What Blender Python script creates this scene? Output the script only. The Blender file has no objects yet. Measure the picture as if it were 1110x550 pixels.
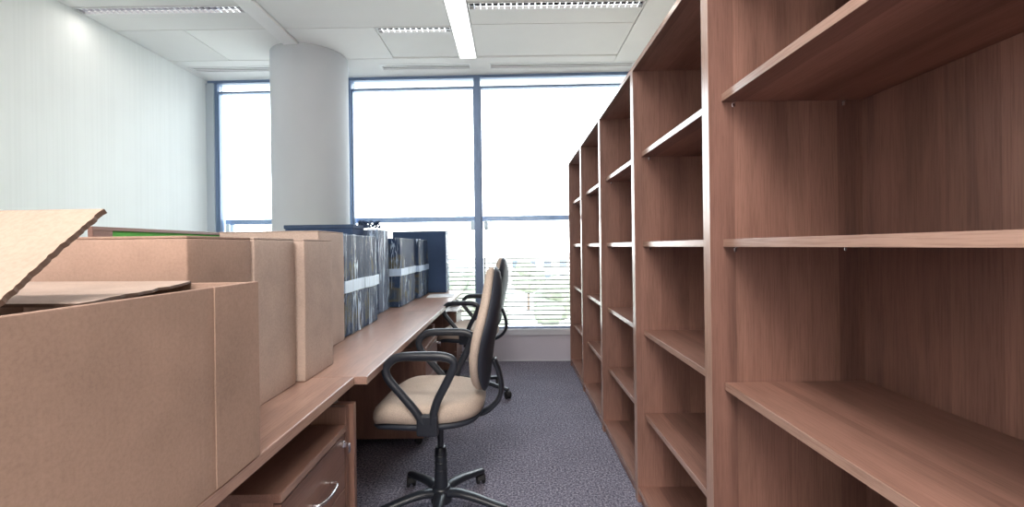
import bpy, bmesh, math, random
from mathutils import Vector, Matrix
from mathutils import noise as mnoise
random.seed(7)
scene = bpy.context.scene
C = scene.collection
PI = math.pi

# ------------------------------------------------------------------ helpers
def link(o):
    C.objects.link(o); return o

def obj(name, bm, mats, parent=None, loc=(0, 0, 0), smooth=False, rotz=0.0, autos=None):
    me = bpy.data.meshes.new(name)
    bmesh.ops.recalc_face_normals(bm, faces=bm.faces[:])
    bm.to_mesh(me); bm.free()
    if not isinstance(mats, (list, tuple)): mats = [mats]
    for m in mats: me.materials.append(m)
    if smooth:
        for p in me.polygons: p.use_smooth = True
        if autos is not None:
            me.set_sharp_from_angle(angle=autos)
    o = bpy.data.objects.new(name, me); link(o)
    o.location = loc; o.rotation_euler = (0, 0, rotz)
    if parent: o.parent = parent
    return o

def thing(name, label, cat, loc=(0, 0, 0), rotz=0.0, group=None):
    o = bpy.data.objects.new(name, None); link(o)
    o.empty_display_size = 0.1
    o.location = loc; o.rotation_euler = (0, 0, rotz)
    return tag(o, label, cat, group)

def tag(o, label, cat, group=None):
    o['label'] = label; o['category'] = cat
    if group: o['group'] = group
    return o

def struct(o):
    o['kind'] = 'structure'; return o

def copy_tree(o, parent=None):
    c = o.copy(); C.objects.link(c)
    if parent: c.parent = parent
    for ch in list(o.children): copy_tree(ch, c)
    return c

def box(bm, x0, x1, y0, y1, z0, z1, bev=0.0, mi=0, segs=2):
    b2 = bmesh.new()
    vs = [b2.verts.new((x, y, z)) for x in (x0, x1) for y in (y0, y1) for z in (z0, z1)]
    for f in ((0,1,3,2),(4,6,7,5),(0,4,5,1),(2,3,7,6),(0,2,6,4),(1,5,7,3)):
        b2.faces.new([vs[i] for i in f])
    if bev > 0:
        bmesh.ops.bevel(b2, geom=b2.edges[:], offset=bev, segments=segs, profile=0.5, affect='EDGES')
    merge(bm, b2, mi)
    return bm

def merge(bm, b2, mi=None, mat=None):
    if mat is not None: bmesh.ops.transform(b2, matrix=mat, verts=b2.verts[:])
    m = {}
    for v in b2.verts: m[v] = bm.verts.new(v.co)
    for f in b2.faces:
        try:
            nf = bm.faces.new([m[v] for v in f.verts])
            nf.material_index = f.material_index if mi is None else mi
            nf.smooth = f.smooth
        except ValueError: pass
    b2.free()

def B(*a, **k):
    bm = bmesh.new(); box(bm, *a, **k); return bm

def catmull(pts, n=6, closed=False):
    P = [Vector(p) for p in pts]; out = []
    N = len(P)
    rng = range(N if closed else N-1)
    for i in rng:
        if closed: a, b, c, d = P[(i-1) % N], P[i], P[(i+1) % N], P[(i+2) % N]
        else: a, b, c, d = P[max(i-1, 0)], P[i], P[i+1], P[min(i+2, N-1)]
        for k in range(n):
            t = k/n
            out.append(0.5*((2*b)+(c-a)*t+(2*a-5*b+4*c-d)*t*t+(3*b-a-3*c+d)*t**3))
    if not closed: out.append(P[-1])
    return out

def tube(bm, pts, r, n=10, r2=None, closed=False, up=Vector((0, 0, 1)), rad=None):
    """sweep an ellipse (r across, r2 along up-ish) along points"""
    P = [Vector(p) for p in pts]; N = len(P); r2 = r2 or r
    rings = []; prev = None
    for i, p in enumerate(P):
        if closed: t = P[(i+1) % N]-P[i-1]
        else: t = P[min(i+1, N-1)]-P[max(i-1, 0)]
        t.normalize()
        if prev is None:
            u = up - t*up.dot(t)
            if u.length < 1e-3: u = Vector((1, 0, 0)) - t*t.x
            u.normalize()
        else:
            u = prev - t*prev.dot(t); u.normalize()
        prev = u
        s = t.cross(u); k = rad[i] if rad else 1.0
        rings.append([bm.verts.new(p+s*math.cos(2*PI*j/n)*r*k+u*math.sin(2*PI*j/n)*r2*k) for j in range(n)])
    M = N if closed else N-1
    for i in range(M):
        a, b = rings[i], rings[(i+1) % N]
        for j in range(n): bm.faces.new((a[j], a[(j+1) % n], b[(j+1) % n], b[j]))
    if not closed:
        bm.faces.new(rings[0][::-1]); bm.faces.new(rings[-1])
    return bm

def lathe(bm, prof, n=24, c=(0, 0), mat=None):
    b2 = bmesh.new(); rings = []
    for r, z in prof:
        rings.append([b2.verts.new((c[0]+r*math.cos(2*PI*j/n), c[1]+r*math.sin(2*PI*j/n), z)) for j in range(n)])
    for i in range(len(rings)-1):
        for j in range(n): b2.faces.new((rings[i][j], rings[i][(j+1) % n], rings[i+1][(j+1) % n], rings[i+1][j]))
    b2.faces.new(rings[0][::-1]); b2.faces.new(rings[-1])
    merge(bm, b2, None, mat); return bm

def pad(bm, outline, levels, fn):
    """closed cushion: outline list of (p,q); levels list of (scale, h); fn(p,q,h)->Vector"""
    n = len(outline); rings = []
    for s, h in levels:
        rings.append([bm.verts.new(fn(p*s, q*s, h)) for p, q in outline])
    for a, b in zip(rings[:-1], rings[1:]):
        for j in range(n): bm.faces.new((a[j], a[(j+1) % n], b[(j+1) % n], b[j]))
    c0 = bm.verts.new(fn(0, 0, levels[0][1])); c1 = bm.verts.new(fn(0, 0, levels[-1][1]))
    for j in range(n):
        bm.faces.new((c0, rings[0][(j+1) % n], rings[0][j]))
        bm.faces.new((c1, rings[-1][j], rings[-1][(j+1) % n]))
    return bm

# ------------------------------------------------------------------ materials
def mat(name, col, rough=0.6, metal=0.0, spec=0.5):
    m = bpy.data.materials.new(name); m.use_nodes = True
    nt = m.node_tree; b = nt.nodes['Principled BSDF']
    b.inputs['Base Color'].default_value = (*col, 1); b.inputs['Roughness'].default_value = rough
    b.inputs['Metallic'].default_value = metal; b.inputs['Specular IOR Level'].default_value = spec
    return m, nt, b

def tex(nt, scale=(1, 1, 1), kind='Object', rot=(0, 0, 0)):
    tc = nt.nodes.new('ShaderNodeTexCoord'); mp = nt.nodes.new('ShaderNodeMapping')
    mp.inputs['Scale'].default_value = scale; mp.inputs['Rotation'].default_value = rot
    nt.links.new(tc.outputs[kind], mp.inputs['Vector']); return mp

def noise_node(nt, vec, scale, detail=4, rough=0.6, dist=0.0):
    n = nt.nodes.new('ShaderNodeTexNoise'); n.inputs['Scale'].default_value = scale
    n.inputs['Detail'].default_value = detail; n.inputs['Roughness'].default_value = rough
    n.inputs['Distortion'].default_value = dist
    nt.links.new(vec.outputs[0], n.inputs['Vector']); return n

def ramp(nt, fac, stops):
    r = nt.nodes.new('ShaderNodeValToRGB'); e = r.color_ramp.elements
    while len(e) < len(stops): e.new(0.5)
    for i, (p, c) in enumerate(stops):
        e[i].position = p; e[i].color = (*c, 1) if len(c) == 3 else c
    nt.links.new(fac, r.inputs['Fac']); return r

def bump(nt, b, h, strength=0.2, dist=0.002):
    n = nt.nodes.new('ShaderNodeBump'); n.inputs['Strength'].default_value = strength
    n.inputs['Distance'].default_value = dist
    nt.links.new(h, n.inputs['Height']); nt.links.new(n.outputs[0], b.inputs['Normal'])

def mixc(nt, fac, a, b, mode='MIX'):
    m = nt.nodes.new('ShaderNodeMix'); m.data_type = 'RGBA'; m.blend_type = mode
    if isinstance(fac, float): m.inputs[0].default_value = fac
    else: nt.links.new(fac, m.inputs[0])
    for i, v in ((6, a), (7, b)):
        if isinstance(v, tuple): m.inputs[i].default_value = (*v, 1)
        else: nt.links.new(v, m.inputs[i])
    return m.outputs[2]

def wood(name, axis, base, rough=0.38, planks=True, contrast=1.0):
    """laminate wood; grain runs along axis ('x','y','z'), coords in object space"""
    m, nt, b = mat(name, base, rough)
    long = {'x': 0, 'y': 1, 'z': 2}[axis]
    s = [1.0, 1.0, 1.0]; s[long] = 0.035
    mp = tex(nt, tuple(s))
    fine = noise_node(nt, mp, 260, 3, 0.65)
    s2 = [1.0, 1.0, 1.0]; s2[long] = 0.12
    mp2 = tex(nt, tuple(s2))
    wide = noise_node(nt, mp2, 9, 4, 0.55, 0.6)
    d = tuple(c*(1-0.32*contrast) for c in base); l = tuple(min(1, c*(1+0.22*contrast)) for c in base)
    r1 = ramp(nt, wide.outputs['Fac'], [(0.3, d), (0.5, base), (0.72, l)])
    r2 = ramp(nt, fine.outputs['Fac'], [(0.35, (0.72, 0.70, 0.68)), (0.55, (1, 1, 1))])
    col = mixc(nt, 0.75, r1.outputs[0], r2.outputs[0], 'MULTIPLY')
    if planks:
        # staves: broad boards of slightly different tone across the grain
        mp3 = tex(nt, tuple(0.0 if i == long else 1.0 for i in range(3)))
        vo = nt.nodes.new('ShaderNodeTexVoronoi'); vo.inputs['Scale'].default_value = 8.0
        nt.links.new(mp3.outputs[0], vo.inputs['Vector'])
        bw = nt.nodes.new('ShaderNodeSeparateColor'); nt.links.new(vo.outputs['Color'], bw.inputs[0])
        r3 = ramp(nt, bw.outputs[0], [(0.0, (0.70, 0.67, 0.68)), (1.0, (1.12, 1.12, 1.12))])
        col = mixc(nt, 1.0, col, r3.outputs[0], 'MULTIPLY')
    nt.links.new(col, b.inputs['Base Color'])
    bump(nt, b, fine.outputs['Fac'], 0.08, 0.001)
    return m

WB = (0.315, 0.170, 0.132)
W_z = wood('walnut_laminate_upright', 'z', WB)
W_y = wood('walnut_laminate_lengthwise', 'y', WB)
W_x = wood('walnut_laminate_crosswise', 'x', WB)
W_desk = wood('desk_laminate', 'y', (0.40, 0.25, 0.20), 0.30, contrast=0.7)
W_ped = wood('cabinet_laminate', 'y', (0.30, 0.165, 0.125), 0.35, contrast=0.8)
W_pedz = wood('cabinet_laminate_upright', 'z', (0.30, 0.165, 0.125), 0.35, contrast=0.8)
EDGE = wood('edge_banding', 'y', (0.43, 0.27, 0.21), 0.22, planks=False, contrast=0.5)
EDGEz = wood('edge_banding_upright', 'z', (0.43, 0.27, 0.21), 0.22, planks=False, contrast=0.5)

def carpet():
    m, nt, b = mat('carpet', (0.14, 0.13, 0.17), 0.95, spec=0.15)
    mp = tex(nt)
    n1 = noise_node(nt, mp, 95, 4, 0.85); n2 = noise_node(nt, mp, 3.0, 3); n3 = noise_node(nt, mp, 620, 2, 0.7)
    r1 = ramp(nt, n1.outputs['Fac'], [(0.38, (0.055, 0.052, 0.082)), (0.5, (0.20, 0.19, 0.25)), (0.62, (0.50, 0.48, 0.56))])
    r2 = ramp(nt, n2.outputs['Fac'], [(0.3, (0.9, 0.9, 0.9)), (0.7, (1.08, 1.08, 1.08))])
    nt.links.new(mixc(nt, 1.0, r1.outputs[0], r2.outputs[0], 'MULTIPLY'), b.inputs['Base Color'])
    bump(nt, b, n3.outputs['Fac'], 0.6, 0.004); return m
CARPET = carpet()

def wallpaint(name, col, stripes=False):
    m, nt, b = mat(name, col, 0.85, spec=0.2)
    mp = tex(nt); n = noise_node(nt, mp, 1.3, 3)
    r = ramp(nt, n.outputs['Fac'], [(0.3, tuple(c*0.97 for c in col)), (0.7, tuple(min(1, c*1.02) for c in col))])
    out = r.outputs[0]
    if stripes:
        mp2 = tex(nt, (1, 1, 0.01)); n2 = noise_node(nt, mp2, 55, 2, 0.5)
        r2 = ramp(nt, n2.outputs['Fac'], [(0.42, (0.975, 0.975, 0.975)), (0.55, (1, 1, 1))])
        out = mixc(nt, 1.0, out, r2.outputs[0], 'MULTIPLY')
    nt.links.new(out, b.inputs['Base Color'])
    n3 = noise_node(nt, mp, 300, 2); bump(nt, b, n3.outputs['Fac'], 0.06, 0.001)
    return m
WALL = wallpaint('wall_paint', (0.83, 0.86, 0.86), True)
WALLR = wallpaint('wall_paint_cream', (0.80, 0.77, 0.68))
CEIL = wallpaint('ceiling_paint', (0.88, 0.88, 0.87))
CEILP = wallpaint('ceiling_panel_paint', (0.82, 0.82, 0.81))
CEILB = wallpaint('ceiling_profile_paint', (0.92, 0.92, 0.92))
COLP = wallpaint('column_paint', (0.56, 0.59, 0.63))
SKIRT = wallpaint('grey_wall_panel', (0.62, 0.60, 0.68))
FRAME, _, _ = mat('blue_grey_frame', (0.17, 0.24, 0.38), 0.4, 0.3)
JAMB, _, _ = mat('pale_jamb', (0.50, 0.56, 0.62), 0.5)
WHITEM, _, _ = mat('white_enamel', (0.82, 0.83, 0.84), 0.4)
SILLM, _, _ = mat('pale_sill', (0.62, 0.64, 0.70), 0.35)
SLAT, _, _ = mat('grey_slat', (0.07, 0.062, 0.055), 0.5, 0.2)
CHROME, _, _ = mat('satin_chrome', (0.75, 0.75, 0.78), 0.25, 1.0)
MIRROR, _, _ = mat('bright_louvre_metal', (0.88, 0.86, 0.90), 0.18, 1.0)
DARK, _, _ = mat('dark_void', (0.03, 0.028, 0.035), 0.7)
SLOT, _, _ = mat('diffuser_slot', (0.38, 0.38, 0.39), 0.6)

def emis(name, col, s):
    m = bpy.data.materials.new(name); m.use_nodes = True; nt = m.node_tree
    nt.nodes.remove(nt.nodes['Principled BSDF'])
    e = nt.nodes.new('ShaderNodeEmission'); e.inputs[0].default_value = (*col, 1); e.inputs[1].default_value = s
    nt.links.new(e.outputs[0], nt.nodes['Material Output'].inputs[0]); return m
TUBE = emis('lamp_tube', (1.0, 0.97, 0.93), 1.6)
STRIPL = emis('strip_light_diffuser', (1.0, 0.99, 0.97), 1.7)

def glass():
    m = bpy.data.materials.new('window_glass'); m.use_nodes = True; nt = m.node_tree
    nt.nodes.remove(nt.nodes['Principled BSDF'])
    t = nt.nodes.new('ShaderNodeBsdfTransparent'); t.inputs[0].default_value = (0.97, 0.985, 0.98, 1)
    g = nt.nodes.new('ShaderNodeBsdfGlossy'); g.inputs['Roughness'].default_value = 0.02
    fr = nt.nodes.new('ShaderNodeFresnel'); fr.inputs[0].default_value = 1.45
    mx = nt.nodes.new('ShaderNodeMixShader')
    nt.links.new(fr.outputs[0], mx.inputs[0]); nt.links.new(t.outputs[0], mx.inputs[1]); nt.links.new(g.outputs[0], mx.inputs[2])
    nt.links.new(mx.outputs[0], nt.nodes['Material Output'].inputs[0]); return m
GLASS = glass()

def cardboard(name, col, flute='z'):
    m, nt, b = mat(name, col, 0.8, spec=0.2)
    mp = tex(nt); n1 = noise_node(nt, mp, 4.5, 5, 0.6); n2 = noise_node(nt, mp, 160, 3, 0.7)
    r1 = ramp(nt, n1.outputs['Fac'], [(0.28, tuple(c*0.84 for c in col)), (0.5, col), (0.75, tuple(min(1, c*1.12) for c in col))])
    r2 = ramp(nt, n2.outputs['Fac'], [(0.3, (0.88, 0.88, 0.88)), (0.6, (1.03, 1.03, 1.03))])
    nt.links.new(mixc(nt, 1.0, r1.outputs[0], r2.outputs[0], 'MULTIPLY'), b.inputs['Base Color'])
    sc = (1, 1, 0.02) if flute == 'z' else (0.02, 1, 1)
    mp2 = tex(nt, sc); n3 = noise_node(nt, mp2, 90, 2, 0.5)
    bump(nt, b, n3.outputs['Fac'], 0.25, 0.002); return m
CB = cardboard('cardboard', (0.385, 0.258, 0.205))
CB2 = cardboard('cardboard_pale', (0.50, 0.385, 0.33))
CBF = cardboard('cardboard_flap', (0.40, 0.295, 0.24), 'x')
CBE, _, _ = mat('corrugated_edge', (0.13, 0.08, 0.06), 0.9)
CBI = cardboard('cardboard_inside', (0.48, 0.28, 0.19))
BLUEB = cardboard('dark_blue_carton', (0.050, 0.085, 0.17))
GREYB = cardboard('slate_carton', (0.06, 0.09, 0.16))
PAPER, _, _ = mat('white_paper', (0.80, 0.80, 0.82), 0.7)

def printed():
    """carton with dark and ochre printed blocks seen through film"""
    m, nt, b = mat('printed_carton', (0.07, 0.1, 0.15), 0.6, spec=0.15)
    mp = tex(nt, (1, 6, 2.2)); n = noise_node(nt, mp, 2.2, 3, 0.6)
    r = ramp(nt, n.outputs['Fac'], [(0.38, (0.012, 0.030, 0.075)), (0.56, (0.025, 0.050, 0.11)), (0.63, (0.11, 0.105, 0.07)), (0.72, (0.04, 0.07, 0.13))])
    nt.links.new(r.outputs[0], b.inputs['Base Color']); return m
PRINT = printed()

def wrapm(name, lo, hi, amt=1.0, veil=0.2):
    m = bpy.data.materials.new(name); m.use_nodes = True; nt = m.node_tree
    b = nt.nodes['Principled BSDF']
    b.inputs['Base Color'].default_value = (0.58, 0.75, 0.98, 1); b.inputs['Roughness'].default_value = 0.22
    b.inputs['Specular IOR Level'].default_value = 0.6
    t = nt.nodes.new('ShaderNodeBsdfTransparent'); mx = nt.nodes.new('ShaderNodeMixShader')
    mp = tex(nt, (1, 1, 0.10), rot=(0.16, 0.10, 0)); n = noise_node(nt, mp, 13, 4, 0.62, 0.9)
    sb = nt.nodes.new('ShaderNodeMath'); sb.operation = 'SUBTRACT'; sb.inputs[1].default_value = 0.5
    ab = nt.nodes.new('ShaderNodeMath'); ab.operation = 'ABSOLUTE'
    nt.links.new(n.outputs['Fac'], sb.inputs[0]); nt.links.new(sb.outputs[0], ab.inputs[0])
    r = ramp(nt, ab.outputs[0], [(lo, (amt, amt, amt)), (hi, (0.01, 0.01, 0.01))])
    mpb = tex(nt, (1, 1, 0.3)); nb = noise_node(nt, mpb, 7, 3, 0.6)
    rb_ = ramp(nt, nb.outputs['Fac'], [(0.40, (veil*.3,)*3), (0.60, (1, 1, 1))])
    mm = mixc(nt, 1.0, r.outputs[0], rb_.outputs[0], 'MULTIPLY')
    ad = mixc(nt, 1.0, mm, (veil*.25,)*3, 'ADD')
    nt.links.new(ad, mx.inputs[0]); nt.links.new(t.outputs[0], mx.inputs[1]); nt.links.new(b.outputs[0], mx.inputs[2])
    nt.links.new(mx.outputs[0], nt.nodes['Material Output'].inputs[0])
    bump(nt, b, n.outputs['Fac'], 0.9, 0.01); return m
WRAP = wrapm('stretch_film', 0.006, 0.022, 0.95, 0.06)
WRAPH = wrapm('thick_stretch_film', 0.008, 0.045, 0.9, 0.4)
TAPE = wrapm('packing_tape', 0.06, 0.30, 0.85, 1.6)

def fabric(name, col):
    m, nt, b = mat(name, col, 0.9, spec=0.2)
    mp = tex(nt); n = noise_node(nt, mp, 420, 2, 0.6); n2 = noise_node(nt, mp, 7, 3)
    r = ramp(nt, n.outputs['Fac'], [(0.3, tuple(c*0.72 for c in col)), (0.65, tuple(min(1, c*1.15) for c in col))])
    r2 = ramp(nt, n2.outputs['Fac'], [(0.3, (0.93, 0.93, 0.93)), (0.7, (1.04, 1.04, 1.04))])
    nt.links.new(mixc(nt, 1.0, r.outputs[0], r2.outputs[0], 'MULTIPLY'), b.inputs['Base Color'])
    bump(nt, b, n.outputs['Fac'], 0.3, 0.002); return m
TAN = fabric('beige_upholstery', (0.56, 0.46, 0.39))
PLAS, _, _ = mat('black_plastic', (0.020, 0.024, 0.034), 0.36)
PLAS2, _, _ = mat('black_plastic_textured', (0.028, 0.034, 0.050), 0.55)
RUB, _, _ = mat('castor_rubber', (0.015, 0.015, 0.018), 0.6)
GREEN, _, _ = mat('green_felt', (0.10, 0.42, 0.07), 0.8)

# ------------------------------------------------------------------ room shell
XL, XR, YB, YW, H = -3.23, 1.42, -2.6, 4.72, 3.0
TILT = -0.024
def wy(x): return YW + TILT*x
struct(obj('floor', B(XL-.1, XR+.1, YB-.1, YW+.30, -.1, 0), CARPET))
struct(obj('wall_left', B(XL-.1, XL, YB, 5.15, 0, H+.2), WALL))
struct(obj('wall_right', B(XR, XR+.1, YB, 5.0, 0, H+.2), WALLR))
struct(obj('wall_back', B(XL-.1, XR+.1, YB-.1, YB, 0, H+.2), WALL))
struct(obj('ceiling', B(XL-.1, XR+.1, YB-.1, 5.15, H+.022, H+.2), CEIL))
g = .004
def panel(x0, x1, y0, y1, m=CEILP, z=H, sh=0):
    return struct(obj('ceiling_panel', B(x0+g, x1-g, y0+g, y1-g, z, H+.03, bev=.002, segs=1), m))
# bays between the ceiling profiles
panel(XL, -1.974, -.2, 3.33); panel(XL, -1.974, 3.425, 3.69)
panel(XL, -2.66, 3.69, 4.30); panel(-2.66, -1.974, 3.69, 4.30, CEIL)
panel(-1.84, -.475, .0, 3.69); panel(-1.84, -1.1, 3.69, 4.30, CEIL); panel(-1.1, -.475, 3.775, 4.27)
panel(-.311, 1.02, -.2, 3.33); panel(-.311, 1.02, 3.425, 3.66); panel(-.311, 1.02, 3.66, 4.27)
for xa, xb in ((XL, -1.974), (-1.84, -.475), (-.311, 1.02)): panel(xa, xb, -2.6, -.3)
# soffit strip by the window and flush border on the right, with the diffuser slots left open
sof = bmesh.new()
SL = [(-3.17, -1.62), (-1.28, -.39), (-.20, 1.24)]
y0s, y1s = 4.44, 4.57
box(sof, XL, 1.02, 4.305, y0s, H, H+.03); box(sof, XL, XR, y1s, 5.1, H, H+.03)
xs = [XL]
for a, b_ in SL: xs += [a, b_]
xs.append(XR)
for i in range(0, len(xs), 2): box(sof, xs[i], xs[i+1], y0s, y1s, H, H+.03)
box(sof, 1.026, XR, YB, y0s, H, H+.03)
struct(obj('ceiling_border', sof, CEIL))
struct(obj('trim_1', B(-1.974+.002, -1.84-.002, YB, 4.30, H-.018, H+.03, bev=.004), CEILB))

col = bmesh.new(); lathe(col, [(.338, 0), (.338, H+.015)], 96)
struct(obj('column', col, COLP, loc=(-1.885, 4.27, 0), smooth=True, autos=.6))
bs = bmesh.new(); lathe(bs, [(.346, 0), (.346, .07), (.339, .075)], 96)
struct(obj('trim_2', bs, SKIRT, loc=(-1.885, 4.27, 0), smooth=True, autos=.6))
struct(obj('baseboard_left', B(XL, XL+.012, YB, 4.75, 0, .07, bev=.003), SKIRT))

# window wall: local frame, origin at (0,YW,0), turned by TILT
WL = (0, YW, 0)
def wobj(name, bm, m, **k): return obj(name, bm, m, loc=WL, rotz=TILT, **k)
struct(wobj('wall_window', B(XL-.1, XR+.1, 0, .26, -.05, .27), SKIRT))
struct(wobj('baseboard_window', B(XL+.03, XR-.01, -.014, 0, 0, .012, bev=.002), SILLM))
struct(wobj('trim_3', B(XL+.01, XR-.01, -.02, .10, .27, .335, bev=.004), SILLM))
hd = bmesh.new(); box(hd, XL+.01, XR-.01, .01, .10, H-.03, H+.03)
struct(wobj('trim_4', hd, FRAME))
bays = [(-3.12, -1.80), (-1.68, -.383), (-.318, XR-.03)]
mull = [(-1.80, -1.68), (-.383, -.318)]
struct(wobj('trim_5', B(XL-.02, -3.15, -.0, .12, .335, H-.03), JAMB))
for i, (a, b_) in enumerate(mull):
    struct(wobj('trim_%d' % (6+i), B(a, b_, .0, .12, .335, H-.03, bev=.005), FRAME))
for i, (a, b_) in enumerate(bays):
    w = bmesh.new(); t = .018
    if i == 0: box(w, a-.03, a, .02, .10, .335, H-.03)
    box(w, a, a+t*.6, .03, .09, .36, 2.87); box(w, b_-t*.6, b_, .03, .09, .36, 2.87)
    box(w, a, b_, .03, .09, .335, .352); box(w, a, b_, .03, .09, 2.87, 2.89)
    wf = struct(wobj('window_%d' % (i+1), w, FRAME))
    gl = obj('pane', B(a+.005, b_-.005, .055, .061,   .37, H-.035), GLASS, wf)
# railing bars between the mullions, outside
rails = []
for i, (a, b_) in enumerate(bays):
    t = thing('guard_rail', ['blue-grey guard rail outside the window left of the column',
                             'blue-grey guard rail outside the middle window between column and mullion',
                             'blue-grey guard rail outside the right window beside the bookcases'][i],
              'railing', loc=WL, rotz=TILT, group='guard rails across the windows')
    obj('rail', B(a-.03, b_+.03, .16, .20, 1.472, 1.530, bev=.008), FRAME, t)
    for xx in (a+.02, b_-.06):
        bk = bmesh.new(); box(bk, xx, xx+.04, .10, .18, 1.38, 1.40, bev=.003); box(bk, xx, xx+.04, .165, .185, 1.38, 1.48, bev=.003)
        box(bk, xx, xx+.04, .10, .115, 1.38, 1.48, bev=.003)
        obj('bracket', bk, JAMB, t)
# louvre screens outside the lower glass
for i, (a, b_) in enumerate(bays):
    if i == 0: continue      # wholly behind the boxes
    t = thing('louvre_screen', ['horizontal slat screen outside the window left of the column',
                                'horizontal slat screen outside the middle window behind the desk end',
                                'horizontal slat screen outside the right window above the low grey wall'][i],
              'sunscreen', loc=WL, rotz=TILT, group='slat screens outside the windows')
    s = bmesh.new()
    for k in range(16):
        z = .345+k*.0475
        box(s, a, b_, .22, .245, z, z+.0105, bev=.002, segs=1)
    obj('slats', s, SLAT, t)
    for xx in (a+.003, b_-.015): obj('post', B(xx, xx+.012, .245, .262, .27, 1.09), SLAT, t)

# ------------------------------------------------------------------ ceiling fittings
def louvre(x0, x1, y0, y1, label):
    t = thing('louvred_ceiling_light', label, 'ceiling light', loc=((x0+x1)/2, (y0+y1)/2, H), group='louvred ceiling lights')
    hx, hy = (x1-x0)/2-.008, (y1-y0)/2
    f = bmesh.new()
    box(f, -hx, hx, -hy, -hy+.006, -.006, .02); box(f, -hx, hx, hy-.006, hy, -.006, .02)
    box(f, -hx, -hx+.008, -hy+.006, hy-.006, -.006, .02); box(f, hx-.008, hx, -hy+.006, hy-.006, -.006, .02)
    obj('frame', f, WHITEM, t)
    l = bmesh.new(); n = max(6, int(2*hx/.045))
    for k in range(1, n):
        x = -hx+2*hx*k/n
        v = [l.verts.new(p) for p in ((x-.004, -hy+.007, -.004), (x+.004, -hy+.007, -.004), (x+.010, -hy+.007, .018), (x-.010, -hy+.007, .018),
                                      (x-.004, hy-.007, -.004), (x+.004, hy-.007, -.004), (x+.010, hy-.007, .018), (x-.010, hy-.007, .018))]
        for q in ((0,1,2,3),(7,6,5,4),(0,4,5,1),(1,5,6,2),(2,6,7,3),(3,7,4,0)): l.faces.new([v[i] for i in q])
    box(l, -hx+.01, hx-.01, -.0015, .0015, -.002, .015)
    obj('louvre', l, MIRROR, t)
    obj('reflector', B(-hx+.008, hx-.008, -hy+.006, hy-.006, .0185, .021), DARK, t)
    tb = bmesh.new(); tube(tb, [(-hx+.04, .022, .012), (hx-.04, .022, .012)], .005, 8); obj('lamp_tube', tb, TUBE, t)
    return t
louvre(XL+.005, -1.974, 3.33, 3.425, 'long louvred ceiling light touching the left wall')
louvre(-.311, 1.02, 3.33, 3.425, 'long louvred ceiling light at top centre, right of the bright strip')
louvre(-1.1, -.475, 3.69, 3.775, 'short louvred ceiling light between column and bright strip')

def strip():
    t = thing('linear_ceiling_light', 'glowing white strip light running along the ceiling towards the window', 'ceiling light', loc=(-.393, 0, H))
    obj('housing', B(-.082, .082, YB+.02, 4.30, -.006, .02), WHITEM, t)
    obj('diffuser', B(-.076, .076, YB+.03, 4.29, -.012, -.0062, bev=.002), STRIPL, t)
strip()
for (a, b_), lb in zip(SL, ['slot air diffuser above the window left of the column', 'short slot air diffuser above the middle window', 'long slot air diffuser above the right window']):
    t = thing('air_diffuser', lb, 'air vent', loc=((a+b_)/2, (y0s+y1s)/2, H), group='slot air diffusers in the ceiling')
    hx, hy = (b_-a)/2, (y1s-y0s)/2
    f = bmesh.new(); e = .012
    box(f, -hx+.001, hx-.001, -hy+.001, -hy+e, -.004, .02); box(f, -hx+.001, hx-.001, hy-e, hy-.001, -.004, .02)
    box(f, -hx+.001, -hx+e, -hy+e, hy-e, -.004, .02); box(f, hx-e, hx-.001, -hy+e, hy-e, -.004, .02)
    obj('frame', f, WHITEM, t)
    bl = bmesh.new()
    for k in range(3):
        y = -hy+e+ (k+.5)*(2*hy-2*e)/3
        box(bl, -hx+e, hx-e, y-.006, y+.006, .001, .004)
    obj('blades', bl, CEILB, t)
    obj('backing', B(-hx+e, hx-e, -hy+e, hy-e, .014, .019), SLOT, t)

# ------------------------------------------------------------------ bookcases
X1, XS, XB = .571, .608, 1.02
BH = 2.03; T = .022
LEV = [.415, .80, 1.212, 1.63]
def bookcase(y0, y1, label):
    w = y1-y0
    t = thing('bookcase', label, 'bookcase', loc=(X1, y0, 0), group='row of open wooden bookcases')
    D = XB-X1
    for ya in (0.0005, w-T-.0005):
        s = bmesh.new(); box(s, 0.001, D, ya, ya+T, 0.0, BH-T, 0)
        box(s, 0, .0012, ya, ya+T, 0.0, BH-T, .0004, mi=1)
        obj('side_panel', s, [W_z, EDGEz], t)
    s = bmesh.new(); box(s, .001, D, 0.0005, w-.0005, BH-T, BH); box(s, 0, .0012, .0005, w-.0005, BH-T, BH, .0004, mi=1)
    obj('top_panel', s, [W_y, EDGE], t)
    s = bmesh.new(); box(s, .004, D-.008, T+.001, w-T-.001, .07-T, .07); box(s, .003, .0042, T+.001, w-T-.001, .07-T, .07, mi=1)
    obj('bottom_panel', s, [W_y, EDGE], t)
    obj('plinth', B(.014, .03, T+.001, w-T-.001, 0, .07-T), W_y, t)
    obj('back_panel', B(D-.008, D, T+.001, w-T-.001, .0, BH-T), W_z, t)
    for z in LEV:
        s = bmesh.new(); box(s, XS-X1+.001, D-.009, T+.002, w-T-.002, z-T, z, .0008, segs=1)
        box(s, XS-X1, XS-X1+.0012, T+.002, w-T-.002, z-T, z, .0004, mi=1)
        sh = obj('shelf', s, [W_y, EDGE], t)
        for xx in (XS-X1+.035, D-.06):
            for yy, sg in ((T, 1), (w-T, -1)):
                p = bmesh.new()
                a_, b2_ = sorted((yy, yy+sg*.012)); box(p, xx-.004, xx+.004, a_, b2_, z-T-.004, z-T-.0005, .001, segs=1)
                c_, d_ = sorted((yy, yy+sg*.003)); box(p, xx-.004, xx+.004, c_, d_, z-T-.016, z-T-.002, .001, segs=1)
                obj('shelf_pin', p, CHROME, sh)
    return t
bookcase(.28, 1.325, 'nearest wooden bookcase, cut off by the right edge of the picture')
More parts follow.
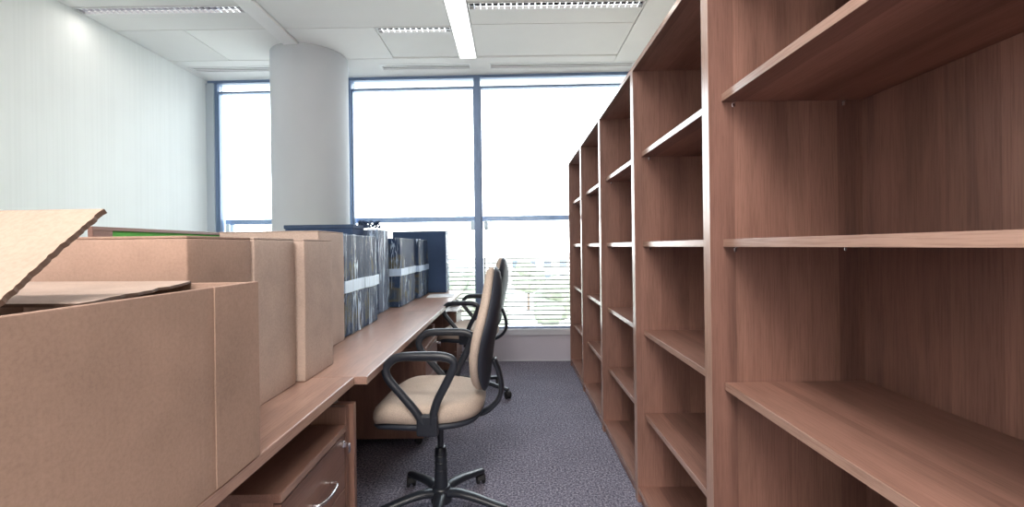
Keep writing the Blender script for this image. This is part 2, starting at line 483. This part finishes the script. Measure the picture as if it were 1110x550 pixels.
names = ['second wooden bookcase from the camera, beside the nearest one', 'middle one of the five open wooden bookcases',
         'fourth wooden bookcase, next to the one by the window', 'farthest wooden bookcase standing by the window']
for i in range(4): bookcase(1.325+.8*i, 1.325+.8*(i+1), names[i])

# ------------------------------------------------------------------ desks
ZD = .75
def desk(y0, y1, xf, label):
    t = thing('desk', label, 'desk', loc=(xf, y0, 0), group='row of wooden desks')
    L = y1-y0; xb = -1.44-xf
    s = bmesh.new(); box(s, xb, -.002, .001, L-.001, ZD-.028, ZD, .002); box(s, -.0022, 0, .001, L-.001, ZD-.027, ZD-.001, .0005, mi=1)
    obj('desktop', s, [W_desk, EDGE], t)
    for ya, fx in ((.004, -.05), (L-.030, -.02 if xf < -.53 else -.05)):
        lg = bmesh.new(); box(lg, xb+.03, fx, ya, ya+.026, 0, .655, .002)
        lp = obj('leg_panel', lg, W_pedz, t)
        for xx in (-.12, xb+.14):
            sp = bmesh.new(); tube(sp, [(xx, ya+.013, .654), (xx, ya+.013, ZD-.027)], .010, 12); obj('spacer', sp, CHROME, lp, smooth=True, autos=.6)
    obj('modesty_panel', B(xb+.06, xb+.078, .031, L-.031, .25, .70), W_ped, t)
    return t
desk(0.0, 1.58, -.557, 'nearest wooden desk, under the large open cardboard box')
desk(1.58, 3.19, -.513, 'middle wooden desk beside the nearer swivel chair')
desk(3.19, 4.70, -.510, 'farthest wooden desk, ending at the window')

def pedestal(x, y0, label):
    """drawer unit, front faces +x; x = front plane, y0 = near side"""
    w, d, h = .43, .56, .60
    t = thing('drawer_pedestal', label, 'drawer unit', loc=(x, y0, 0), group='drawer pedestals under the desks')
    c = bmesh.new(); box(c, -d, -.020, .004, w-.004, .055, h-.022, .001); obj('carcass', c, W_pedz, t)
    tp = bmesh.new(); box(tp, -d-.004, .001, 0, w, h-.022, h, .002); box(tp, .0008, .0022, .001, w-.001, h-.021, h-.001, mi=1)
    obj('top_panel', tp, [W_ped, EDGE], t)
    zs = [.06, .225, .392, .575]
    for k in range(3):
        z0, z1 = zs[k]+.003, zs[k+1]-.003
        dr = obj('drawer', B(-.0195, -.001, .006, w-.006, z0, z1, .0015), W_ped, t)
        zc = z0+(z1-z0)*.55 if k < 2 else z0+(z1-z0)*.42
        hb = bmesh.new(); hc = w/2+.025
        pts = catmull([(-.001, hc-.062, zc), (.016, hc-.060, zc), (.026, hc-.042, zc), (.030, hc, zc), (.026, hc+.042, zc), (.016, hc+.060, zc), (-.001, hc+.062, zc)], 5)
        tube(hb, pts, .0055, 8, .0048)
        obj('handle', hb, CHROME, dr, smooth=True)
        if k == 2:
            lk = bmesh.new()
            lathe(lk, [(.011, 0), (.011, .006), (.0085, .008)], 20, mat=Matrix.Translation((-.001, w-.030, z1-.026)) @ Matrix.Rotation(PI/2, 4, 'Y'))
            box(lk, .006, .012, w-.032, w-.028, z1-.036, z1-.016, .001, segs=1)
            box(lk, .010, .028, w-.0305, w-.0285, z1-.032, z1-.020, .0008, segs=1)
            box(lk, .022, .025, w-.038, w-.021, z1-.053, z1-.023, .001, segs=1)
            obj('lock', lk, CHROME, dr)
    for xx in (-.06, -d+.06):
        for yy in (.06, w-.06):
            cs = bmesh.new()
            for q in (-.011, .003):
                lathe(cs, [(.018, 0), (.023, .002), (.023, .007), (.018, .009)], 16, mat=Matrix.Translation((xx, yy+q, .0235)) @ Matrix.Rotation(-PI/2, 4, 'X'))
            box(cs, xx-.006, xx+.006, yy-.002, yy+.004, .02, .056)
            obj('castor', cs, RUB, t)
    return t
pedestal(-.574, 1.105, 'nearest drawer pedestal with curved chrome handle and key lock')
pedestal(-.525, 2.70, 'middle drawer pedestal behind the seat of the nearer chair')
pedestal(-.525, 4.20, 'farthest drawer pedestal, under the desk end by the window')

# partition behind the desks
t = thing('desk_partition', 'long low wooden partition with green inset behind the cardboard boxes', 'partition', loc=(-1.465, 1.58, 0))
f = bmesh.new(); LP = 3.0
box(f, -.018, 0, 0, .08, 0, 1.275, .001); box(f, -.018, 0, LP-.08, LP, 0, 1.275, .001)
box(f, -.018, 0, 0, LP, 1.275, 1.2885, .001); box(f, -.018, 0, .08, LP-.08, .0, .5)
obj('frame', f, W_y, t)
obj('felt_panel', B(-.014, -.006, .08, LP-.08,   .5, 1.275), GREEN, t)

# ------------------------------------------------------------------ cardboard boxes
def sheet(bm, quad, th, nx=14, ny=6, jag=0.0, wav=0.0, seed=0, edge_mi=1):
    """thick board over a quad (a,b,c,d); b-c side may be ragged"""
    a, b, c, d = [Vector(p) for p in quad]
    n = (b-a).cross(d-a).normalized()
    rnd = random.Random(seed); top = []; bot = []
    jg = [rnd.uniform(-jag, jag) for _ in range(ny+1)]
    for j in range(ny+1):
        v = j/ny; rt = []; rb = []
        for i in range(nx+1):
            u = i/nx
            p = (a*(1-u)+b*u)*(1-v)+(d*(1-u)+c*u)*v
            if i == nx: p = p+(b-a).normalized()*jg[j]
            p = p+n*(wav*math.sin(3*u+2*v+seed)*math.sin(PI*v))
            rt.append(bm.verts.new(p+n*th/2)); rb.append(bm.verts.new(p-n*th/2))
        top.append(rt); bot.append(rb)
    for j in range(ny):
        for i in range(nx):
            bm.faces.new((top[j][i], top[j][i+1], top[j+1][i+1], top[j+1][i]))
            bm.faces.new((bot[j][i+1], bot[j][i], bot[j+1][i], bot[j+1][i+1]))
        for i in (0, nx):
            q = bm.faces.new((top[j][i], bot[j][i], bot[j+1][i], top[j+1][i])); q.material_index = edge_mi
    for i in range(nx):
        for j in (0, ny):
            q = bm.faces.new((top[j][i+1], bot[j][i+1], bot[j][i], top[j][i])); q.material_index = edge_mi
    return bm

# 1: the big open box, near left
bx0, bx1, by0, by1, bz1 = -1.07, -.557, .484, .988, 1.131
t = thing('cardboard_box', 'large open cardboard box with raised torn flap, nearest on the left', 'cardboard box', loc=((bx0+bx1)/2, (by0+by1)/2, ZD))
ox, oy, oz = t.location; th = .006
def rel(x, y, z): return (x-ox, y-oy, z-oz)
def rb(bm, x0, x1, y0, y1, z0, z1, bev=.0015, mi=0): box(bm, x0-ox, x1-ox, y0-oy, y1-oy, z0-oz, z1-oz, bev, mi)
bm = bmesh.new()
rb(bm, bx1-th, bx1, by0, by1, ZD+.001, bz1, .002); rb(bm, bx0, bx0+th, by0, by1, ZD+.001, bz1)
rb(bm, bx0+th, bx1-th, by0, by0+th, ZD+.001, bz1-.016); rb(bm, bx0+th, bx1-th, by1-th, by1, ZD+.001, bz1-.002)
rb(bm, bx0+th, bx1-th, by0+th, by1-th, ZD+.001, ZD+.008)
obj('body', bm, CB, t)
# glued overlap on the aisle side
bm = bmesh.new(); rb(bm, bx1, bx1+.0022, .842, by1-.001, ZD+.003, bz1-.001, .0008); obj('glued_seam', bm, CB, t)
bm = bmesh.new(); sheet(bm, [rel(-1.05, .489, 1.120), rel(-.583, .489, 1.120), rel(-.583, .648, 1.258), rel(-1.05, .648, 1.2565)], .0075, 16, 40, .0016, .002, 3)
obj('raised_flap', bm, [CBF, CBE], t)['label'] = 'raised flap with torn corrugated edge'
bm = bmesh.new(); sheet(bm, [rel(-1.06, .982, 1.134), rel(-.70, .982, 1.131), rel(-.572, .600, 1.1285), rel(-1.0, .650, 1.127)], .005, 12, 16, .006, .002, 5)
obj('folded_flap', bm, [CB2, CBE], t)['label'] = 'flap folded inwards, coloured paler as if lit'  # paler board here stands in for light falling on the flap

def closed_box(x0, x1, y0, y1, z1, label, m=CB, group=None, z0=ZD):
    t = thing('cardboard_box', label, 'cardboard box', loc=((x0+x1)/2, (y0+y1)/2, z0), group=group)
    hx, hy, hz = (x1-x0)/2, (y1-y0)/2, z1-z0
    b = bmesh.new(); box(b, -hx, hx, -hy, hy, .001, hz-.006, .004, segs=3)
    bmesh.ops.subdivide_edges(b, edges=[e for e in b.edges if e.calc_length() > .1], cuts=7, use_grid_fill=True)
    sd = random.random()*50
    for v in b.verts:
        k = (1-(v.co.z/hz-.5)**2*4)
        nz = mnoise.noise(Vector((v.co.x*5+sd, v.co.y*5, v.co.z*5)))
        v.co.x += .003*nz*max(k, 0)
        v.co.y += .002*nz*max(k, 0)
    obj('body', b, m, t, smooth=True, autos=.5)
    for sg in (-1, 1):
        f = bmesh.new(); a_, b_ = sorted((sg*.0015, sg*(hx-.001)))
        box(f, a_, b_, -hy+.001, hy-.001, hz-.0055, hz, .001, segs=1)
        obj('flap', f, m, t)
    f = bmesh.new(); box(f, -.025, .025, -hy+.0, hy-.0, hz, hz+.0006)
    obj('sealing_tape', f, TAPE, t)
    return t
GB = 'brown cardboard boxes on the desks'
closed_box(-1.30, -.728, 1.012, 1.262, 1.233, 'closed brown cardboard box directly behind the large open box', CB, GB)
closed_box(-1.28, -.725, 1.270, 1.505, 1.234, 'tall narrow brown cardboard box, third from the camera', CB2, GB)
closed_box(-1.22, -.702, 1.525, 1.762, 1.233, 'brown cardboard box standing slightly forward over the desk joint', CB2, GB)
closed_box(-1.25, -.825, 1.93, 2.215, 1.277, 'tallest pale cardboard box, beside the plastic-wrapped cartons', CB2, GB)

def film(hx, hy, h, off=.004, amp=.004, seed=1, cuts=26, stretch=7.0):
    b = bmesh.new(); box(b, -hx-off, hx+off, -hy-off, hy+off, .002, h+off, .004, segs=2)
    bmesh.ops.subdivide_edges(b, edges=[e for e in b.edges if e.calc_length() > .06], cuts=cuts, use_grid_fill=True)
    for v in b.verts:
        n_ = mnoise.noise(Vector((v.co.x*22+seed, v.co.y*22+v.co.z*2.5, v.co.z*stretch*.5+seed)))
        n2 = mnoise.noise(Vector((v.co.x*55+seed, v.co.y*55-v.co.z*3, v.co.z*stretch)))
        d = Vector((v.co.x/(hx+off), v.co.y/(hy+off), 0))
        if abs(d.x) > abs(d.y): d = Vector((math.copysign(1, d.x), 0, 0))
        else: d = Vector((0, math.copysign(1, d.y), 0))
        v.co += d*(max(0, n_)*amp+max(0, n2)*amp*.4)
    return b

def wrapped(x0, x1, y0, y1, z1, label, inner, band=None, filmm=WRAP, seed=1, amp=.004, cat='wrapped box', bandsides=True):
    t = thing('wrapped_carton', label, cat, loc=((x0+x1)/2, (y0+y1)/2, ZD), group='cartons wrapped in plastic film')
    hx, hy, h = (x1-x0)/2, (y1-y0)/2, z1-ZD
    b = bmesh.new(); box(b, -hx, hx, -hy, hy, .004, h, .006, segs=3)
    obj('carton', b, inner, t)
    obj('plastic_film', film(hx, hy, h, seed=seed, amp=amp), filmm, t, smooth=True)
    if band:
        zc, hw = band; b = bmesh.new(); o = .010
        box(b, hx+.006, hx+o, -hy-o, hy+o, zc-hw, zc+hw, .001, segs=1); box(b, -hx-o, -hx-.006, -hy-o, hy+o, zc-hw, zc+hw)
        box(b, -hx-.006, hx+.006, -hy-o, -hy-.006, zc-hw, zc+hw); box(b, -hx-.006, hx+.006, hy+.006, hy+o, zc-hw, zc+hw)
        bmesh.ops.subdivide_edges(b, edges=[e for e in b.edges if e.calc_length() > .1], cuts=10, use_grid_fill=True)
        for v in b.verts: v.co.z += .004*mnoise.noise(v.co*9+Vector((seed, 0, 0)))
        obj('tape_band', b, TAPE, t)['label'] = 'pale tape band around the middle'
    return t
wrapped(-1.10, -.838, 2.25, 2.80, 1.270, 'film-wrapped dark carton with broad pale tape band, nearest of the wrapped ones', PRINT, (.255, .030), seed=2)
wr = wrapped(-1.06, -.905, 3.05, 3.30, 1.325, 'narrow upright bundle in thick clear film between two wrapped cartons', GREYB, None, WRAPH, seed=9, amp=.010)
wrapped(-1.20, -.838, 3.38, 3.88, 1.272, 'film-wrapped dark carton behind the thick film bundle', PRINT, (.265, .028), seed=14)
wrapped(-1.15, -.815, 3.93, 4.36, 1.270, 'farthest film-wrapped dark carton, just before the large slate blue box', PRINT, (.265, .026), seed=21)
t = thing('large_carton', 'large plain slate blue box at the window end of the desks', 'box', loc=(-.915, 4.56, ZD))
b = bmesh.new(); box(b, -.262, .262, -.105, .105, .002, .605, .006, segs=3); obj('carton', b, BLUEB, t)
f = bmesh.new(); box(f, .2622, .268, -.108, .108, .004, .607, .001)
bmesh.ops.subdivide_edges(f, edges=[e for e in f.edges if e.calc_length() > .05], cuts=16, use_grid_fill=True)
for v in f.verts: v.co.x += .004*max(0, mnoise.noise(v.co*24))
obj('plastic_film', f, WRAPH, t, smooth=True)
f = bmesh.new(); box(f, -.264, .270, -.107, .107, .6052, .610, .002, segs=1); obj('lid', f, BLUEB, t)
# dark flat carton at the back of the middle desk
t = thing('dark_carton', 'dark blue box seen behind the tall pale cardboard box, before the column', 'box', loc=(-1.10, 2.96, ZD))
b = bmesh.new(); box(b, -.325, .10, -.12, .08, .001, .588, .005, segs=3); obj('carton', b, BLUEB, t)
f = bmesh.new(); box(f, -.332, .105, -.125, .084, .575, .600, .004, segs=2); obj('lid', f, GREYB, t)
# knotted film on top of the bundle
t = thing('plastic_knot', 'crumpled dark film knot lying on top of the narrow bundle', 'crumpled plastic', loc=(-1.0, 3.17, 1.331))
kb = bmesh.new(); rnd = random.Random(4)
for k in range(6):
    cx, cy, cz = rnd.uniform(-.045, .05), rnd.uniform(-.03, .03), .028
    pts = []
    for a_ in range(9):
        an = 2*PI*a_/9; rr = rnd.uniform(.022, .044)
        pts.append((cx+rr*math.cos(an), cy+rr*.8*math.sin(an), cz+rr*.6*math.sin(an*2+k)))
    tube(kb, catmull(pts, 4, True), .006, 7, closed=True)
mz = min(v.co.z for v in kb.verts)
for v in kb.verts: v.co.z -= mz-.004
obj('film_loops', kb, GREYB, t, smooth=True)
# paper on the desk
pb = bmesh.new(); box(pb, -.12, .12, -.15, .15, 0, .003)
tag(obj('paper_stack', pb, PAPER, loc=(-.66, 4.17, ZD+.0005), rotz=.08), 'thin white paper stack lying on the far desk before the slate box', 'paper')

# ------------------------------------------------------------------ swivel chairs (local +x = forward)
def chair(label):
    root = thing('office_chair', label, 'chair', group='beige swivel chairs with black arms')
    # seat cushion
    N = 64; out = []
    for j in range(N):
        a_ = 2*PI*j/N; ca, sa = math.cos(a_), math.sin(a_); e = 2/3.0
        x = .238*math.copysign(abs(ca)**e, ca); y = .235*math.copysign(abs(sa)**e, sa)
        y *= 1-.10*max(0, -x/.245)
        out.append((x, y))
    def fs(p, q, h):
        x = p
        dz = -.050*max(0, (x-.10)/.145)**2*(1) + .010*(abs(q)/.23)**2*(1 if h > .5 else 0)
        return Vector((x+.036, q, h+dz))
    b = bmesh.new()
    pad(b, out, [(.5, .486), (.90, .486), (.975, .492), (1.0, .510), (.998, .532), (.968, .548), (.90, .556), (.75, .558), (.5, .556), (.25, .5545)], fs)
    obj('seat', b, TAN, root, smooth=True)
    b = bmesh.new()
    pad(b, out, [(.35, .450), (.80, .452), (.93, .462), (.985, .4835), (.5, .4852)], fs)
    obj('seat_shell', b, PLAS2, root, smooth=True)
    # backrest
    ZB, HB = .837, .270
    ob = []
    for j in range(N):
        a_ = 2*PI*j/N; ca, sa = math.cos(a_), math.sin(a_); e = 2/2.1
        z = HB*math.copysign(abs(ca)**e, ca); y = .215*math.copysign(abs(sa)**e, sa)
        y *= 1-.30*max(0, z/HB)**1.3-.10*max(0, -z/HB)
        ob.append((z, y))
    def fb(p, q, h):
        # p up, q across, h towards the sitter
        lean = -.026*(p/HB) - .012*math.sin((p/HB)*PI)
        x = -.228+lean+.28*q*q+h
        return Vector((x, q, ZB+p))
    b = bmesh.new()
    pad(b, ob, [(.3, 0), (.93, 0), (1.0, .008), (1.0, .022), (.95, .036), (.82, .044), (.6, .046), (.3, .047)], fb)
    obj('backrest_cushion', b, TAN, root, smooth=True)
    b = bmesh.new()
    pad(b, ob, [(.35, -.034), (.75, -.031), (.93, -.022), (1.012, -.008), (1.008, -.0025), (.9, -.002), (.3, -.002)], fb)
    obj('backrest_shell', b, PLAS2, root, smooth=True)
    # back bracket
    b = bmesh.new()
    tube(b, catmull([(-.02, 0, .450), (-.12, 0, .448), (-.20, 0, .462), (-.258, 0, .510), (-.277, 0, .57), (-.266, 0, .64), (-.245, 0, .70)], 6), .030, 12, .012, up=Vector((0, 0, 1)))
    obj('back_bracket', b, PLAS, root, smooth=True)
    # mechanism
    b = bmesh.new(); box(b, -.09, .10, -.075, .075, .425, .455, .008, segs=2); box(b, .02, .07, -.05, .05, .385, .432, .008)
    obj('tilt_mechanism', b, PLAS, root)
    b = bmesh.new(); lathe(b, [(.012, 0), (.022, .004), (.022, .026), (.016, .030)], 16, mat=Matrix.Translation((-.13, 0, .432)))
    obj('knob', b, PLAS, root, smooth=True, autos=.6)
    b = bmesh.new(); tube(b, catmull([(.04, -.07, .445), (.06, -.15, .438), (.09, -.20, .425), (.13, -.215, .405)], 5), .0055, 8)
    tube(b, [(.09, -.20, .425), (.135, -.217, .402)], .009, 8, .005); obj('lever', b, PLAS, root, smooth=True)
    # arm loops
    for sg in (-1, 1):
        y = sg*.252
        loop = [(.012, y-sg*.004, .500), (.045, y, .555), (.10, y, .620), (.150, y, .680), (.160, y, .722), (.132, y, .756), (.09, y, .768),
                (.0, y, .770), (-.07, y, .768), (-.108, y, .752), (-.108, y, .722), (-.078, y, .66), (-.040, y, .585), (-.018, y-sg*.004, .500)]
        P = catmull(loop, 6); L_ = len(P)
        rad = [1.0+.18*math.exp(-((i/L_-.55)/.13)**2) for i in range(L_)]
        b = bmesh.new(); tube(b, P, .0165, 12, .0145, up=Vector((0, 1, 0)), rad=rad)
        arm = obj('armrest', b, PLAS, root, smooth=True)
        b = bmesh.new(); box(b, -.045, .040, min(y-sg*.018, y+sg*.010), max(y-sg*.018, y+sg*.010), .455, .540, .008, segs=2)
        a0, a1 = sorted((sg*.07, y-sg*.010)); box(b, -.03, .03, a0, a1, .452, .466, .003)
        obj('arm_mount', b, PLAS, arm)
    # gas column
    b = bmesh.new(); lathe(b, [(.014, .30), (.014, .435)], 20); lathe(b, [(.034, .085), (.033, .10), (.027, .21), (.0265, .29), (.022, .305), (.0145, .306)], 28)
    for zz in (.20, .232, .262): lathe(b, [(.0285, zz), (.030, zz+.004), (.0285, zz+.008)], 28)
    obj('gas_column', b, PLAS, root, smooth=True, autos=.6)
    b = bmesh.new(); lathe(b, [(.030, .055), (.046, .062), (.048, .105), (.040, .125), (.034, .130)], 28); obj('base_hub', b, PLAS, root, smooth=True, autos=.7)
    # legs: first one towards local +y (which becomes the camera side after the turn)
    for k in range(5):
        an = PI/2+2*PI*k/5 + LEGROT
        d = Vector((math.cos(an), math.sin(an), 0)); s = Vector((-d.y, d.x, 0))
        b = bmesh.new(); P = [(.03, .100), (.08, .106), (.15, .098), (.22, .083), (.275, .072), (.305, .066)]
        pts = catmull([d*r+Vector((0, 0, z)) for r, z in P], 3)
        tube(b, pts, .025, 10, .0175, rad=[1.15-.45*i/len(pts) for i in range(len(pts))])
        leg = obj('leg', b, PLAS, root, smooth=True)
        ca = an+random.Random(k).uniform(-.9, .9); cd = Vector((math.cos(ca), math.sin(ca), 0))
        ctr = d*.295+cd*.012
        b = bmesh.new()
        M = Matrix.Translation((ctr.x, ctr.y, .0275)) @ Matrix.Rotation(ca, 4, 'Z') @ Matrix.Rotation(-PI/2, 4, 'X')
        for q in (-.023, .005):
            lathe(b, [(.018, q), (.0265, q+.003), (.027, q+.014), (.019, q+.018)], 20, mat=M)
        lathe(b, [(.006, -.02), (.006, .02)], 10, mat=M)
        # hood over the wheels
        b2 = bmesh.new(); hoodP = [Vector((.0305*math.cos(a_), 0, .0305*math.sin(a_)*1.0)) for a_ in [PI*.02+PI*.96*i/9 for i in range(10)]]
        tube(b2, hoodP, .020, 8, .0025, up=Vector((0, 0, 1)))
        merge(b, b2, 0, Matrix.Translation((ctr.x, ctr.y, .0275)) @ Matrix.Rotation(ca, 4, 'Z'))
        b3 = bmesh.new(); tube(b3, [(d.x*.295, d.y*.295, .04), (d.x*.295, d.y*.295, .072)], .008, 10); merge(b, b3)
        obj('castor', b, RUB, leg, smooth=True, autos=.6)
    return root
YAW1 = PI-math.radians(3)
LEGROT = math.radians(6)
ch1 = chair('nearer beige swivel chair with black arm loops, beside the middle desk')
ch1.location = (-.332, 2.03, 0); ch1.rotation_euler = (0, 0, YAW1)
ch2 = copy_tree(ch1)
ch2['label'] = 'farther beige swivel chair, partly hidden, standing nearer the window'
ch2.location = (-.325, 3.68, 0); ch2.rotation_euler = (0, 0, PI-math.radians(11))

# ------------------------------------------------------------------ outdoors
def simple_noise_mat(name, c1, c2, scale):
    m, nt, b = mat(name, c1, 0.95, spec=0.1); mp = tex(nt); n = noise_node(nt, mp, scale, 5, .6)
    r = ramp(nt, n.outputs['Fac'], [(.35, c1), (.65, c2)]); nt.links.new(r.outputs[0], b.inputs['Base Color']); return m
GRD = simple_noise_mat('pale_ground', (.42, .40, .35), (.55, .53, .49), .08)
LEAF = simple_noise_mat('foliage', (.20, .22, .17), (.30, .32, .25), 1.2)
BARK, _, _ = mat('bark', (.2, .15, .12), .9)
BLD = simple_noise_mat('pale_render', (.55, .52, .48), (.60, .58, .54), .3)
WIN, _, _ = mat('dark_window_glass', (.12, .14, .18), .2)
ROOF, _, _ = mat('roof', (.36, .30, .28), .8)
ZG = -7.0
struct(obj('ground', B(-160, 160, 6, 320, ZG-.5, ZG), GRD))
def tree(x, y, h, label, seed):
    t = thing('tree', label, 'tree', loc=(x, y, ZG), group='trees outside the window')
    b = bmesh.new(); tube(b, [(0, 0, 0), (.05, 0, h*.3), (0, .05, h*.55)], .16, 8, rad=[1.2, .9, .5]); obj('trunk', b, BARK, t, smooth=True)
    b = bmesh.new(); rnd = random.Random(seed)
    for k in range(14):
        b2 = bmesh.new(); bmesh.ops.create_icosphere(b2, subdivisions=3, radius=h*rnd.uniform(.13, .22))
        an = rnd.uniform(0, 2*PI); rr = h*.22*math.sqrt(rnd.random()); cz = h*(.45+.42*rnd.random())
        for v in b2.verts: v.co *= 1+.35*mnoise.noise(v.co*2.2+Vector((k, seed, 0)))
        merge(b, b2, 0, Matrix.Translation((rr*math.cos(an), rr*math.sin(an), cz)))
    obj('crown', b, LEAF, t, smooth=True)
tl = ['small round tree outside behind the mullion', 'broad tree outside left of the mullion, beyond the farther chair', 'tree outside in the right window near the bookcases',
      'distant tree outside in the right window', 'tree outside behind the slate box', 'distant tree outside in the left window', 'tree outside hidden behind the column edge']
for i, (x, y, h) in enumerate([(-2.5, 34, 5.6), (-4.2, 40, 6.0), (3.6, 38, 5.6), (2.0, 58, 6.2)]):
    tree(x, y, h, tl[i], i+3)
def building(x, y, w, d, h, label):
    t = thing('building', label, 'building', loc=(x, y, ZG))
    obj('walls', B(-w/2, w/2, -d/2, d/2, 0, h), BLD, t)
    obj('roof', B(-w/2-.3, w/2+.3, -d/2-.3, d/2+.3, h, h+.35), ROOF, t)
    n = int(w/3)
    for k in range(n):
        for r_ in range(int(h/3)):
            x0 = -w/2+(k+.3)*w/n
            obj('window', B(x0, x0+w/n*.45, -d/2-.06, -d/2+.02, .9+3*r_, 2.4+3*r_), WIN, t)
building(7, 95, 22, 9, 6.2, 'pale low building outside the right window')

# ------------------------------------------------------------------ light
w = bpy.data.worlds.new('world'); scene.world = w; w.use_nodes = True
nt = w.node_tree; bg = nt.nodes['Background']
tc = nt.nodes.new('ShaderNodeTexCoord'); sx = nt.nodes.new('ShaderNodeSeparateXYZ'); nt.links.new(tc.outputs['Generated'], sx.inputs[0])
r = ramp(nt, sx.outputs['Z'], [(0.0, (1.0, .98, .96)), (.12, (.95, .975, 1.0)), (.5, (.80, .91, 1.0))])
nt.links.new(r.outputs[0], bg.inputs['Color']); bg.inputs['Strength'].default_value = 7.5

def area(name, loc, rot, sx_, sy_, power, col=(1, 1, 1)):
    l = bpy.data.lights.new(name, 'AREA'); l.shape = 'RECTANGLE'; l.size = sx_; l.size_y = sy_; l.energy = power; l.color = col
    o = bpy.data.objects.new(name, l); link(o); o.location = loc; o.rotation_euler = rot; return o
po = area('window_portal', (-.9, YW+.14, 1.66), (-PI/2, 0, 0), 4.7, 2.7, 1)
po.data.cycles.is_portal = True
# lamps of the louvred lights, then unseen fill added behind the camera (aim straight down)
WARM = (1.0, .93, .86)
for n_, x, y, sx_, sy_, p in (('lamp_left', -2.6, 3.378, 1.1, .07, 2), ('lamp_right', .35, 3.378, 1.2, .07, 3), ('lamp_short', -.79, 3.733, .55, .06, 1.5),
                              ('fill_rear', .0, -0.5, 1.3, .30, 52), ('fill_rear_left', -2.3, -0.5, 1.3, .30, 22), ('fill_back', -.6, -1.6, 1.4, .5, 65)):
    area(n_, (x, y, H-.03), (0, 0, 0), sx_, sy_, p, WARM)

# ------------------------------------------------------------------ camera
cd = bpy.data.cameras.new('camera'); cam = bpy.data.objects.new('camera', cd); link(cam)
cd.sensor_width = 36; cd.lens = 490/1110*36; cd.clip_start = .02; cd.clip_end = 600
cd.shift_y = -8/1110
cam.location = (0, 0, 1.2)
cam.rotation_euler = (Matrix.Rotation(PI/2, 4, 'X') @ Matrix.Rotation(-.013, 4, 'Z')).to_euler()
scene.camera = cam
vs = scene.view_settings
vs.view_transform = 'Standard'; vs.look = 'None'; vs.gamma = 1; vs.use_curve_mapping = False; vs.exposure = 0.42
